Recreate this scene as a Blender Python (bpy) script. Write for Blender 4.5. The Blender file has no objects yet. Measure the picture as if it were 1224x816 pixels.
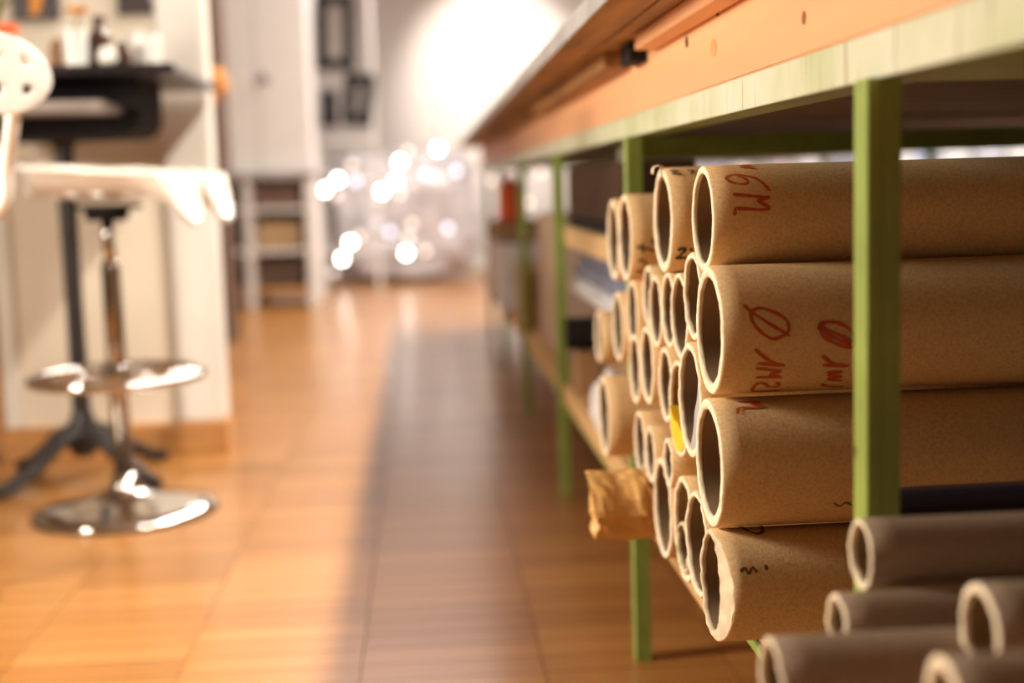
import bpy, bmesh, math, random
from mathutils import Vector, Matrix, noise
random.seed(7)
C = bpy.context.scene.collection
PI = math.pi
# ------------------------------------------------------------------ camera
F, CX, CY, H = 1600.0, 612.0, 408.0, 0.80
yc = Vector((503-CX, -(223-CY), -F)).normalized()
zc = Vector((1, .03, 0)).cross(yc).normalized()
xc = yc.cross(zc)
W = Matrix((xc, yc, zc))
O = Vector((0, 0, H))
cd = bpy.data.cameras.new('camera'); cam = bpy.data.objects.new('camera', cd); C.objects.link(cam)
cam.matrix_world = Matrix.Translation(O) @ W.to_4x4()
cd.sensor_width = 36; cd.lens = F/1224*36
cd.dof.use_dof = True; cd.dof.focus_distance = 1.38; cd.dof.aperture_fstop = 2.1; cd.dof.aperture_blades = 9
cd.clip_start = .02
bpy.context.scene.camera = cam
# ------------------------------------------------------------------ world, light, exposure
sc = bpy.context.scene
sc.view_settings.view_transform = 'Standard'; sc.view_settings.look = 'None'
sc.view_settings.gamma = 1; sc.view_settings.use_curve_mapping = False
sc.view_settings.exposure = 0.0
wd = bpy.data.worlds.new('world'); sc.world = wd; wd.use_nodes = True
wd.node_tree.nodes['Background'].inputs[0].default_value = (1, .93, .86, 1)
wd.node_tree.nodes['Background'].inputs[1].default_value = .15
def area(name, loc, target, sx, sy, power, col):
    l = bpy.data.lights.new(name, 'AREA'); l.shape = 'RECTANGLE'; l.size = sx; l.size_y = sy
    l.energy = power; l.color = col
    o = bpy.data.objects.new(name, l); C.objects.link(o); o.location = loc
    d = Vector(target)-Vector(loc)
    o.rotation_euler = d.to_track_quat('-Z', 'Y').to_euler()
    return o
area('bench_strip_light', (1.06, 4.6, 3.15), (1.06, 4.6, 0), .12, 10.0, 600, (1, .92, .80))
area('aisle_light_near', (-2.2, 1.75, 1.35), (.3, 1.4, .65), .5, .5, 104, (1, .89, .74))
area('aisle_light_mid', (-1.2, 4.6, 3.1), (-1.0, 4.6, 0), .8, 1.2, 14, (1, .95, .88))
area('back_light', (-.6, 9.6, 3.1), (-.6, 9.6, 0), 2.2, 1.0, 60, (1, .96, .93))
area('right_light', (4.2, 10.2, 3.1), (4.2, 10.6, 0), 2.2, 1.2, 150, (.92, .95, 1))
sp = bpy.data.lights.new('wall_washer', 'SPOT'); sp.energy = 420; sp.spot_size = math.radians(58); sp.spot_blend = .8
sp.color = (1, .93, .82); sp.shadow_soft_size = .08
so = bpy.data.objects.new('wall_washer', sp); C.objects.link(so); so.location = (.75, 11.3, 2.95)
so.rotation_euler = (Vector((.75, 13, 1.85))-Vector(so.location)).to_track_quat('-Z', 'Y').to_euler()

def ray(px, py): return (W @ Vector((px-CX, -(py-CY), -F))).normalized()
def atY(px, py, Y): r = ray(px, py); return O + r*(Y/r.y)
def atX(px, py, X): r = ray(px, py); return O + r*(X/r.x)
def atZ(px, py, Z=0): r = ray(px, py); return O + r*((Z-H)/r.z)
# ------------------------------------------------------------------ materials
def mat(name, col, rough=.6, metal=0, var=.12, scale=(8, 8, 8), bump=0., col2=None, spec=.5, detail=4, coat=0, emit=0, trans=0, bscale=None):
    m = bpy.data.materials.new(name); m.use_nodes = True
    nt = m.node_tree; b = nt.nodes['Principled BSDF']
    b.inputs['Roughness'].default_value = rough; b.inputs['Metallic'].default_value = metal
    b.inputs['Specular IOR Level'].default_value = spec
    b.inputs['Coat Weight'].default_value = coat; b.inputs['Coat Roughness'].default_value = .2
    b.inputs['Transmission Weight'].default_value = trans
    tc = nt.nodes.new('ShaderNodeTexCoord'); mp = nt.nodes.new('ShaderNodeMapping')
    mp.inputs['Scale'].default_value = scale
    nt.links.new(tc.outputs['Object'], mp.inputs[0])
    nz = nt.nodes.new('ShaderNodeTexNoise'); nz.inputs['Scale'].default_value = 1; nz.inputs['Detail'].default_value = detail
    nt.links.new(mp.outputs[0], nz.inputs['Vector'])
    cr = nt.nodes.new('ShaderNodeValToRGB')
    c2 = col2 or tuple(max(0, c*(1-var*2.2)) for c in col)
    cr.color_ramp.elements[0].position = .35; cr.color_ramp.elements[0].color = (*c2, 1)
    cr.color_ramp.elements[1].position = .65; cr.color_ramp.elements[1].color = (*col, 1)
    nt.links.new(nz.outputs['Fac'], cr.inputs[0]); nt.links.new(cr.outputs[0], b.inputs['Base Color'])
    if emit:
        b.inputs['Emission Color'].default_value = (*col, 1); b.inputs['Emission Strength'].default_value = emit
    if bump:
        bp = nt.nodes.new('ShaderNodeBump'); bp.inputs['Strength'].default_value = bump; bp.inputs['Distance'].default_value = .002
        if bscale:
            n2 = nt.nodes.new('ShaderNodeTexNoise'); n2.inputs['Scale'].default_value = bscale
            nt.links.new(tc.outputs['Object'], n2.inputs['Vector']); nt.links.new(n2.outputs['Fac'], bp.inputs['Height'])
        else: nt.links.new(nz.outputs['Fac'], bp.inputs['Height'])
        nt.links.new(bp.outputs[0], b.inputs['Normal'])
    m['ramp'] = cr.name
    return m
def addnode_mul(m, build):
    """multiply base colour by a factor colour made by build(nt)->socket"""
    nt = m.node_tree; b = nt.nodes['Principled BSDF']; src = b.inputs['Base Color'].links[0].from_socket
    mx = nt.nodes.new('ShaderNodeMix'); mx.data_type = 'RGBA'; mx.blend_type = 'MULTIPLY'; mx.inputs[0].default_value = 1
    nt.links.new(src, mx.inputs[6]); nt.links.new(build(nt), mx.inputs[7]); nt.links.new(mx.outputs[2], b.inputs['Base Color'])
kraft = mat('kraft_card', (.84, .585, .30), .62, var=.04, scale=(6, 14, 14), bump=.10, bscale=420, detail=6)
def fibres(nt):
    tc = nt.nodes.new('ShaderNodeTexCoord'); n = nt.nodes.new('ShaderNodeTexNoise'); n.inputs['Scale'].default_value = 330; n.inputs['Detail'].default_value = 3
    nt.links.new(tc.outputs['Object'], n.inputs['Vector'])
    r = nt.nodes.new('ShaderNodeValToRGB'); r.color_ramp.elements[0].position = .3; r.color_ramp.elements[0].color = (.80, .78, .74, 1)
    r.color_ramp.elements[1].position = .6; r.color_ramp.elements[1].color = (1, 1, 1, 1)
    nt.links.new(n.outputs['Fac'], r.inputs[0]); return r.outputs[0]
addnode_mul(kraft, fibres)
kraft_grey = mat('kraft_card_grey', (.38, .28, .20), .6, var=.08, scale=(5, 14, 14), bump=.25, bscale=400)
addnode_mul(kraft_grey, fibres)
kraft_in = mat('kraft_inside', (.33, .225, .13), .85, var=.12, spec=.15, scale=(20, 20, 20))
card_rim = mat('cut_card', (.90, .76, .55), .8, var=.08, scale=(260, 90, 90), bump=.5)
red_ink = mat('red_marker', (.60, .10, .015), .6, var=.12, scale=(90, 90, 90))
black_ink = mat('black_marker', (.02, .015, .015), .5)
faint_ink = mat('faded_marker', (.16, .10, .03), .6)
paper_brown = mat('brown_paper', (.74, .43, .14), .5, var=.08, scale=(20, 20, 20), bump=.25)
wood_beam = mat('pine_beam', (.78, .41, .20), .5, var=.06, scale=(40, 1.6, 26), detail=7, bump=.15)
wood_top = mat('old_tabletop', (.42, .20, .055), .55, var=.26, scale=(30, 2.5, 30), detail=7, bump=.2)
wood_shelf = mat('chipboard', (.74, .46, .20), .8, var=.22, scale=(160, 160, 160), bump=.6)
wood_dark = mat('dark_board', (.11, .05, .022), .6, var=.2, scale=(4, 30, 30))
green = mat('green_paint', (.27, .37, .075), .4, var=.10, scale=(14, 14, 14), detail=8, bump=.2)
def chips(lo, hi, col, sc_=(90, 90, 40)):
    def f(nt):
        tc = nt.nodes.new('ShaderNodeTexCoord'); mp = nt.nodes.new('ShaderNodeMapping'); mp.inputs['Scale'].default_value = sc_
        nt.links.new(tc.outputs['Object'], mp.inputs[0])
        n = nt.nodes.new('ShaderNodeTexNoise'); n.inputs['Scale'].default_value = 1; n.inputs['Detail'].default_value = 3
        nt.links.new(mp.outputs[0], n.inputs['Vector'])
        r = nt.nodes.new('ShaderNodeValToRGB'); r.color_ramp.elements[0].position = lo; r.color_ramp.elements[0].color = (1, 1, 1, 1)
        r.color_ramp.elements[1].position = hi; r.color_ramp.elements[1].color = (*col, 1)
        nt.links.new(n.outputs['Fac'], r.inputs[0]); return r.outputs[0]
    return f
addnode_mul(green, chips(.70, .73, (.25, .12, .10)))
rail_mat = mat('pale_green_rail', (.66, .66, .54), .42, var=.10, scale=(4, 5, 4), detail=7, bump=.2, col2=(.44, .50, .28))
addnode_mul(rail_mat, chips(.62, .68, (.50, .42, .34), (4, 160, 7)))
steel_strip = mat('steel_strip', (.50, .50, .50), .4, .3)
cream = mat('cream_wall', (.80, .71, .58), .7, var=.02)
white = mat('white_paint', (.84, .80, .74), .5, var=.02)
grey_wall = mat('grey_wall', (.60, .55, .52), .8, var=.02)
white_far = mat('white_cabinet_paint', (.74, .71, .70), .5, var=.02)
plinth_m = mat('plinth_wood', (.62, .30, .10), .4, var=.15, scale=(3, 20, 20))
black = mat('black_lacquer', (.016, .012, .013), .25, var=.1)
black_matt = mat('black_matt', (.014, .012, .013), .7, spec=.15)
iron = mat('cast_iron', (.03, .024, .024), .45)
chrome = mat('chrome', (.70, .68, .66), .1, 1, var=.02)
chrome_dark = mat('brushed_pole', (.42, .36, .31), .22, 1, var=.05)
white_enamel = mat('white_enamel', (.86, .82, .76), .2, var=.02, coat=.6)
rubber = mat('rubber', (.02, .02, .02), .7)
navy = mat('navy_cloth', (.022, .026, .065), .8, scale=(30, 30, 30), bump=.4)
red_p = mat('red_plastic', (1, .16, .045), .35)
orange_p = mat('orange_petal', (.85, .32, .02), .5)
leaf_m = mat('leaf_green', (.16, .20, .03), .5)
yellow_m = mat('yellow_paper', (.86, .52, .015), .5, var=.05)
greypaper = mat('grey_paper', (.44, .40, .43), .6, var=.08)
blue_grey = mat('blue_grey_cloth', (.25, .26, .36), .8, var=.2, scale=(20, 20, 60))
white_cloth = mat('white_cloth', (.70, .68, .70), .7)
brown_card = mat('brown_card', (.36, .21, .10), .7)
tan_board = mat('tan_board', (.62, .42, .20), .6)
ceramic = mat('white_ceramic', (.86, .84, .80), .25)
brown_glass = mat('brown_bottle', (.08, .035, .02), .2)
blue_m = mat('blue_plastic', (.04, .09, .50), .5)
plastic_wrap = mat('cloudy_plastic', (.56, .52, .54), .22, var=.14, scale=(5, 5, 5), bump=.6, spec=.8)
bulb_m = mat('lit_bulb', (1, .95, .86), .3, emit=22)
bulb_dim = mat('lit_bulb_dim', (1, .84, .72), .3, emit=1.3)
bulb_blue = mat('lit_bulb_cool', (.78, .80, 1), .3, emit=1.8)
art_dark = mat('poster_dark', (.05, .03, .03), .4)
art_lav = mat('poster_lavender', (.50, .46, .56), .4)
# parquet: tone attribute per piece
pq = mat('parquet', (.54, .242, .064), .3, var=.20, scale=(1.6, 70, 20), detail=6, bump=.1, coat=.35)
pq.node_tree.nodes['Principled BSDF'].inputs['Roughness'].default_value = .33
def tone(nt):
    a = nt.nodes.new('ShaderNodeAttribute'); a.attribute_name = 'tone'
    r = nt.nodes.new('ShaderNodeValToRGB')
    r.color_ramp.elements[0].color = (.74, .68, .60, 1); r.color_ramp.elements[1].color = (1.0, 1.0, 1.0, 1)
    e = r.color_ramp.elements.new(.5); e.color = (.89, .85, .79, 1)
    nt.links.new(a.outputs['Fac'], r.inputs[0]); return r.outputs[0]
addnode_mul(pq, tone)
# ------------------------------------------------------------------ mesh helpers
def link(name, bm, m, parent=None, smooth=False, loc=None):
    me = bpy.data.meshes.new(name); bmesh.ops.recalc_face_normals(bm, faces=bm.faces[:]); bm.to_mesh(me); bm.free()
    for x in (m if isinstance(m, (list, tuple)) else [m]): me.materials.append(x)
    if smooth:
        for p in me.polygons: p.use_smooth = True
    o = bpy.data.objects.new(name, me); C.objects.link(o)
    if parent is not None: o.parent = parent
    if loc is not None: o.location = loc
    return o
def empty(name, label, cat, loc=(0, 0, 0), rz=0, group=None):
    o = bpy.data.objects.new(name, None); C.objects.link(o); o.location = loc; o.rotation_euler = (0, 0, rz)
    o.empty_display_size = .05
    return tag(o, label, cat, group)
def tag(o, label, cat=None, group=None):
    o['label'] = label
    if cat: o['category'] = cat
    if group: o['group'] = group
    return o
def struct(o): o['kind'] = 'structure'; return o
def box(bm, x0, x1, y0, y1, z0, z1, bev=0):
    r = bmesh.ops.create_cube(bm, size=1)
    vs = r['verts']
    bmesh.ops.scale(bm, vec=(x1-x0, y1-y0, z1-z0), verts=vs)
    bmesh.ops.translate(bm, vec=((x0+x1)/2, (y0+y1)/2, (z0+z1)/2), verts=vs)
    if bev:
        es = list({e for v in vs for e in v.link_edges})
        bmesh.ops.bevel(bm, geom=es, offset=bev, segments=2, affect='EDGES')
def bx(name, m, parent, x0, x1, y0, y1, z0, z1, bev=.001):
    bm = bmesh.new(); box(bm, x0, x1, y0, y1, z0, z1, bev); return link(name, bm, m, parent)
def lathe(bm, prof, n=32, cx=0, cy=0, sx=1, sy=1):
    rings = []
    for r, z in prof:
        rings.append([bm.verts.new((cx+r*math.cos(2*PI*i/n)*sx, cy+r*math.sin(2*PI*i/n)*sy, z)) for i in range(n)])
    for a, b in zip(rings, rings[1:]):
        for i in range(n): bm.faces.new((a[i], a[(i+1) % n], b[(i+1) % n], b[i]))
    for q in (rings[0], rings[-1]): bm.faces.new(q)
def sweep(bm, pts, r, n=10, closed=False, flat=1.0):
    pts = [Vector(p) for p in pts]; N = len(pts); rs = r if isinstance(r, (list, tuple)) else [r]*N
    rings = []; up = Vector((0, 0, 1))
    for i, p in enumerate(pts):
        a = pts[(i-1) % N] if (closed or i) else p; b = pts[(i+1) % N] if (closed or i < N-1) else p
        t = (b-a).normalized()
        u = t.cross(up)
        if u.length < .05: u = t.cross(Vector((0, 1, 0)))
        u.normalize(); v = u.cross(t)
        rings.append([bm.verts.new(p+u*rs[i]*math.cos(2*PI*k/n)+v*rs[i]*flat*math.sin(2*PI*k/n)) for k in range(n)])
    m = N if closed else N-1
    for i in range(m):
        a, b = rings[i], rings[(i+1) % N]
        for k in range(n): bm.faces.new((a[k], a[(k+1) % n], b[(k+1) % n], b[k]))
    if not closed: bm.faces.new(rings[0]); bm.faces.new(rings[-1])
def spline(pts, k=8, closed=False):
    pts = [Vector(p) for p in pts]; n = len(pts); out = []
    for i in range(n if closed else n-1):
        g = lambda j: pts[j % n] if closed else pts[max(0, min(n-1, j))]
        p0, p1, p2, p3 = g(i-1), g(i), g(i+1), g(i+2)
        for q in range(k):
            t = q/k
            out.append(.5*((2*p1)+(p2-p0)*t+(2*p0-5*p1+4*p2-p3)*t*t+(3*p1-p0-3*p2+p3)*t**3))
    if not closed: out.append(pts[-1])
    return out
# ------------------------------------------------------------------ setting
XL, XR, YF, YB, ZC = -4.0, 6.5, 13.0, -2.5, 3.3
def slab(name, m, *b): return struct(bx(name, m, None, *b, 0))
floor = slab('floor', mat('floor_base', (.10, .05, .02), .7), XL, XR, YB, YF, -.08, -.012)
wall_back = slab('wall_back', grey_wall, XL, XR, YF, YF+.1, -.08, ZC)
slab('wall_left', mat('ochre_wall', (.34, .26, .18), .8), XL-.1, XL, YB, YF, -.08, ZC)
slab('wall_right', white, XR, XR+.1, YB, YF, -.08, ZC)
slab('wall_front', mat('dim_wall', (.20, .16, .13), .8), XL, XR, YB-.1, YB, -.08, ZC)
slab('ceiling', mat('ceiling_paint', (.50, .45, .40), .8), XL-.1, XR+.1, YB-.1, YF+.1, ZC, ZC+.1)
slab('baseboard_back', white, XL, XR, YF-.02, YF, 0, .1)
# parquet pieces
PW, PL = .077, .305
def plank_bm(bm, x0, y0, tonev, lay):
    g = .0003; e = .0006
    x1, y1, z0, z1 = x0+PL-g, y0+PW-g, -.012, 0
    v = [bm.verts.new(p) for p in ((x0+g, y0+g, z0), (x1, y0+g, z0), (x1, y1, z0), (x0+g, y1, z0),
         (x0+g+e, y0+g+e, z1), (x1-e, y0+g+e, z1), (x1-e, y1-e, z1), (x0+g+e, y1-e, z1))]
    for f in ((4, 5, 6, 7), (0, 1, 5, 4), (1, 2, 6, 5), (2, 3, 7, 6), (3, 0, 4, 7)):
        fc = bm.faces.new([v[i] for i in f])
        for l in fc.loops: l[lay] = tonev
ncol = int((XR-XL)/PL)+1; nrow = int((YF-YB)/PW)+1
X0 = -.13-13*PL
near = []
bmf = bmesh.new(); layf = bmf.loops.layers.float.new('tone')
variants = []
for k in range(10):
    b = bmesh.new(); lay = b.loops.layers.float.new('tone'); plank_bm(b, 0, 0, (k+.5)/10, lay)
    me = bpy.data.meshes.new('floor_plank'); b.to_mesh(me); b.free(); me.materials.append(pq); variants.append(me)
rt = {}
for c in range(ncol):
    for r in range(nrow):
        x, y = X0+c*PL, YB+r*PW
        if x+PL > XR or y+PW > YF: continue
        # neighbouring strips come from the same block of wood now and then
        key = (c, r//2 if random.random() < .6 else r*1000)
        t = rt.setdefault(key, random.random()); t = max(0, min(.999, t+random.uniform(-.15, .15)))
        if 2.0 < y < 3.75 and -1.4+.05 < x+PL and x < .95 and (x+PL)/(y) > -.36 and x/y < .27:
            near.append((x, y, t))
        else: plank_bm(bmf, x, y, t, layf)
near.sort(key=lambda q: q[1])
for x, y, t in near[290:]: plank_bm(bmf, x, y, t, layf)
for x, y, t in near[:290]:
    o = bpy.data.objects.new('floor_plank', variants[int(t*10)]); C.objects.link(o); o.location = (x, y, 0); o.parent = floor
ff = link('floor_planks', bmf, pq, floor); ff['kind'] = 'stuff'
# ------------------------------------------------------------------ workbench
bench = empty('workbench', 'long wooden workbench on a green steel frame with a lower shelf of cardboard tubes', 'workbench', (.343, 1, 0))
def bb(name, m, *a, bev=.001):
    o = bx(name, m, None, *a, bev); o.parent = bench; o.location = (-.343, -1, 0); return o
BX1 = 1.75; Y0, Y1 = .2, 7.6
bb('wooden_beam', wood_beam, .343, .40, Y0, Y1, .9055, 1.005, bev=.0015)
for k in range(6):
    y = Y0+k*1.25
    bb('beam_board', wood_top, .4015, BX1-.06, y, min(Y1, y+1.247), .98, 1.005)
# steel rail: vertical face and flange
for nm, a in (('front_rail', (.3415, .3465, Y0, Y1, .8702, .9045)), ('front_rail_flange', (.3465, .39, Y0, Y1, .8702, .8745)),
              ('back_rail', (BX1-.005, BX1, Y0, Y1, .8702, .9045))):
    bb(nm, rail_mat if 'front_rail' == nm else green, *a, bev=.0008)
bb('under_board', wood_dark, .3975, BX1-.008, Y0, Y1, .8835, .897)
# table top: planks running along the bench, steel edge strip on the aisle side
TX = .2225
x = TX
for wdt in (.062, .075, .16, .18, .2, .2, .2, .2, .22):
    bb('tabletop_plank', wood_top, x, x+wdt-.0025, Y0, Y1, 1.005+random.uniform(0, .0015), 1.030); x += wdt
bb('edge_strip', steel_strip, TX-.004, TX, Y0, Y1, 1.004, 1.033)
bb('batten', wood_beam, .312, .342, Y0, 1.93, .984, 1.0045)
bb('batten', wood_top, .300, .342, 2.16, 3.6, .980, 1.0045)
bb('batten', wood_top, .300, .342, 3.8, 5.6, .984, 1.0045)
bb('gap_shade_block', black_matt, .316, .342, 2.0, 2.1, .975, 1.0045)  # black block fills the gap between battens, its shade put into colour
# knots and nail holes on the beam face
def disc_x(name, m, px, py, X, rw, rh, parent=bench, th=.0006):
    p = atX(px, py, X); bm = bmesh.new()
    vs = [bm.verts.new((0, rw*math.cos(2*PI*i/16), rh*math.sin(2*PI*i/16))) for i in range(16)]
    f = bm.faces.new(vs); r = bmesh.ops.extrude_face_region(bm, geom=[f]); bmesh.ops.translate(bm, vec=(-th, 0, 0), verts=[v for v in r['geom'] if isinstance(v, bmesh.types.BMVert)])
    o = link(name, bm, m, parent); o.location = p-Vector((.343, 1, 0)); return o
knot = mat('knot_wood', (.30, .12, .03), .5)
disc_x('nail_hole', black_matt, 821, 50, .3428, .008, .0075)
disc_x('nail_hole', black_matt, 858, 15, .3428, .006, .004)
disc_x('wood_knot', knot, 961, 22, .3428, .006, .0055)
disc_x('wood_knot', knot, 961, 17, .3426, .003, .003)
disc_x('wood_knot', mat('resin', (.74, .45, .16), .2), 853, 57, .3428, .014, .010)
# shelf
bb('shelf_board', wood_shelf, .343, BX1-.05, 1.58, Y1, .246, .297)
bb('shelf_board', wood_shelf, .352, BX1-.05, Y0, 1.575, .286, .297)
bb('shelf_rail', green, .3435, .3475, Y0, 1.5, .286, .2975, bev=.0005)
bb('shelf_rail', green, .3445, .3485, 2.3, Y1, .238, .2615, bev=.0005)
bb('shelf_rail_flange', green, .3485, .385, 1.7, Y1, .257, .2615, bev=.0005)
PY = [.978, 2.143, 3.35, 4.55, 5.80, 7.0]
for y in PY:
    for X in (.33, BX1+.001):
        o = bb('leg', green, X, X+.011 if X < 1 else X+.025, y, y+.032, 0, .8695 if X < 1 else .9, bev=.0008)
        if X < 1:
            bb('leg_web', green, X+.011, X+.0255, y, y+.0035, 0, .8695, bev=.0005)
bb('cross_bar', green, .3475, BX1-.008, PY[1]+.034, PY[1]+.039, .836, .8695, bev=.0005)
for y in PY[2:]: bb('cross_plate', green, .3905, BX1-.008, y-.03, y+.06, .876, .883, bev=.0005)
bb('cross_plate', green, .3905, BX1-.008, .93, 1.13, .876, .883, bev=.0005)
bb('hanger_strap', rail_mat, .384, .400, 2.60, 2.604, .80, .8695, bev=.0003)
# torn edge of the chipboard: loose chips
bm = bmesh.new()
for i in range(60):
    y = 1.575-random.random()**2*.03; x = .345+random.random()*.006; z = .248+random.random()*.047; s = random.uniform(.0015, .004)
    box(bm, x-s, x+s, y-s*1.5, y+s, z-s*.6, z+s*.6)
o = link('torn_chips', bm, wood_shelf, bench); o.location = (-.343, -1, 0); o['kind'] = 'stuff'
# ------------------------------------------------------------------ cardboard tubes
def ring_pts(R, x, seed, jit, n=72, oy=0, sy=1.):
    return [Vector((x+noise.noise(Vector((math.cos(a)*4+seed, math.sin(a)*4, seed*3.1)))*jit,
                    R*sy*math.cos(a)+oy, R*math.sin(a))) for a in [2*PI*i/n for i in range(n)]]
tubes = {}
def tube(key, x0, y, z, R, label, wall=.16, L=1.25, m=None, jit=.002, yaw=0, pitch=0, inner=None, rimm=None, slant=0, group='cardboard tubes on the bench shelf'):
    seed = random.random()*50; n = 72
    wob = [1+.006*math.sin(2*2*PI*i/n+seed)+.003*math.sin(3*2*PI*i/n+seed*2) for i in range(n)]
    Ri = R*(1-wall); oy, sy = inner or (0, 1)
    def rg(rad, x, j, oy=0, sy=1.):
        return [Vector((v.x+(slant*max(0, -math.cos(2*PI*i/n))**1.6 if (x < .015 and rad > R*.9) else 0), oy+(v.y-oy)*wob[i], v.z*wob[i])) for i, v in enumerate(ring_pts(rad, x, seed, j, n, oy, sy))]
    bm = bmesh.new(); rings = []
    e = R*.018
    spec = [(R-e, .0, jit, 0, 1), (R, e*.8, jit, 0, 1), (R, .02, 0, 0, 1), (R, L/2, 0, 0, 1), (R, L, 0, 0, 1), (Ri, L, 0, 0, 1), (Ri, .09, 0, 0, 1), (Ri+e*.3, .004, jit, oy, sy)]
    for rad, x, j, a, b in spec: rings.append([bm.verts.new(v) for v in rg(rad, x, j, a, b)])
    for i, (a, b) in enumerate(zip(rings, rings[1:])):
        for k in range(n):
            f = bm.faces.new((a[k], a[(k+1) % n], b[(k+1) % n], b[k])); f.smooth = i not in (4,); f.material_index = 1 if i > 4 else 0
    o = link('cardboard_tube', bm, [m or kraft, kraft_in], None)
    o.location = (x0, y, z); o.rotation_euler = (0, pitch, yaw)
    tag(o, label, 'cardboard tube', group)
    # the cut end, a paler annulus with ragged fibres
    bm = bmesh.new()
    rr = [(R-e, .0, jit, 0, 1), (R*.5+Ri*.5, -.0012, jit, oy*.5, (1+sy)/2), (Ri, .0, jit, oy, sy), (Ri+e*.3, .004, jit, oy, sy)]
    rings = [[bm.verts.new(v+Vector((noise.noise(v*160+Vector((seed, 0, 0)))*jit*.5-.0002, 0, 0))) for v in rg(*q)] for q in rr]
    for a, b in zip(rings, rings[1:]):
        for k in range(n): bm.faces.new((a[k], a[(k+1) % n], b[(k+1) % n], b[k]))
    link('cut_rim', bm, rimm or card_rim, o, smooth=True)
    tubes[key] = (o, R)
    return o
T = [
('A1', .292, 1.384, .758, .0549, 'big cardboard tube at top right of the stack, red 6M written near its end', dict(wall=.15, jit=.001)),
('A2', .286, 1.331, .647, .0649, 'thick cardboard tube with two red slashed circles, second from top in the nearest column', dict(wall=.17, jit=.0012)),
('A3', .283, 1.326, .512, .0655, 'thick cardboard tube directly under the tube with red slashed circles', dict(wall=.17, jit=.0012)),
('A4', .282, 1.312, .388, .0570, 'bottom cardboard tube of the nearest column with torn slanted end', dict(wall=.13, jit=.0022, inner=(.007, .82), slant=.009, rimm=mat('torn_card', (.74, .60, .40), .85, var=.12, scale=(90, 60, 60), bump=.6))),
('B1', .296, 1.640, .750, .0641, 'cardboard tube marked 27 in black with a curl of paper on its rim', dict(wall=.17, jit=.0015)),
('B2', .295, 1.536, .641, .0508, 'thin-walled cardboard tube below and right of the tube marked 27', dict(wall=.12)),
('B3', .300, 1.633, .639, .0468, 'narrow cardboard tube directly beneath the tube marked 27', dict(wall=.13)),
('B4', .292, 1.442, .672, .0485, 'slim cardboard tube wedged between the 6M tube and its left neighbours', dict(wall=.14)),
('B5', .288, 1.447, .557, .0637, 'cardboard tube with a grey paper sheet inside its mouth', dict(wall=.13)),
('B6', .298, 1.566, .527, .0587, 'cardboard tube with a bright yellow sheet showing in its mouth', dict(wall=.11)),
('B7', .296, 1.676, .379, .0647, 'white-rimmed cardboard tube beside the crumpled brown paper parcel', dict(wall=.13, m=kraft)),
('B8', .299, 1.548, .384, .0631, 'cardboard tube in the bottom row with a smaller tube lying inside it', dict(wall=.12, jit=.003)),
('B9', .290, 1.427, .399, .0589, 'thin-walled cardboard tube just left of the torn bottom tube', dict(wall=.11, jit=.003)),
('B10', .300, 1.726, .629, .0472, 'narrow blurred cardboard tube under the left half of the 27 tube', dict(wall=.13)),
('B11', .302, 1.672, .540, .0481, 'narrow cardboard tube left of the one holding the yellow sheet', dict(wall=.14)),
('B12', .298, 1.788, .550, .0532, 'cardboard tube two places left of the one holding the yellow sheet', dict(wall=.15)),
('B13', .296, 1.765, .431, .0386, 'small cardboard tube above the crumpled brown paper parcel', dict(wall=.17)),
('B14', .293, 1.614, .451, .0312, 'smallest cardboard tube just below the one with the yellow sheet', dict(wall=.2)),
('B15', .296, 1.850, .430, .0462, 'cardboard tube above left end of the brown paper parcel', dict(wall=.14)),
('C1', .291, 1.920, .718, .0624, 'cardboard tube marked ut in faded black near the top left of the stack', dict(wall=.14)),
('C2', .295, 2.068, .709, .0625, 'topmost left cardboard tube, behind the one marked ut', dict(wall=.15)),
('C3', .308, 1.975, .601, .0519, 'blurred cardboard tube directly under the tube marked ut', dict(wall=.14)),
('C4', .308, 2.370, .524, .046, 'leftmost small cardboard tube beyond the second green leg', dict(wall=.14)),
('C5', .300, 2.072, .573, .0540, 'blurred tan cardboard tube right of the leftmost small tube', dict(wall=.12)),
('C6', .299, 1.903, .529, .0504, 'blurred cardboard tube in the middle of the stack left of centre', dict(wall=.15)),
('C7', .275, 2.072, .432, .0635, 'large cardboard tube at lower left of the stack above the paper parcel', dict(wall=.13)),
('C8', .307, 1.822, .640, .0430, 'narrow cardboard tube between the ut tube and the 27 tube, one row down', dict(wall=.14)),
]
for k, x, y, z, R, lab, kw in T: kw['jit'] = kw.get('jit', .002)*(.5 if k != 'A4' else .8); tube(k, x, y, z, R, lab, **kw)
# the tube lying inside B8
q = atY(819, 651, 1.55)
tube('inner', .297, 1.548, .384-.0631*.88+.0325, .0315, 'small greenish cardboard tube lying inside a bigger tube in the bottom row', wall=.14, L=.9, rimm=mat('pale_inner_rim', (.66, .58, .36), .7))
# near pile, right foreground
NT = [('N1', 1029, 662, .935, .026, 'thin grey-brown cardboard tube, topmost of the foreground pile beside the green leg', .17, .00, .004),
      ('N2', 1001, 749, .90, .0239, 'short-looking brown cardboard tube in the second row of the foreground pile', .2, 0, 0),
      ('N3', 923, 817, .84, .031, 'grey-brown cardboard tube reaching furthest left in the foreground pile', .15, 0, 0),
      ('N4', 1171, 757, .80, .0320, 'thick-walled cardboard tube with rounded grey rim at right of the foreground', .22, 0, 0),
      ('N5', 1128, 842, .70, .0272, 'bluish-grey cardboard tube with a fat pale rim in the bottom right corner', .3, 0, 0)]
for k, px, py, Y, R, lab, wl, yaw, pt in NT:
    p = atY(px, py, Y)
    tube(k, p.x, p.y, p.z, R, lab, wall=wl, m=kraft_grey, yaw=yaw, pitch=pt, L=1.2, jit=.001, group='cardboard tubes in the foreground pile')
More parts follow.
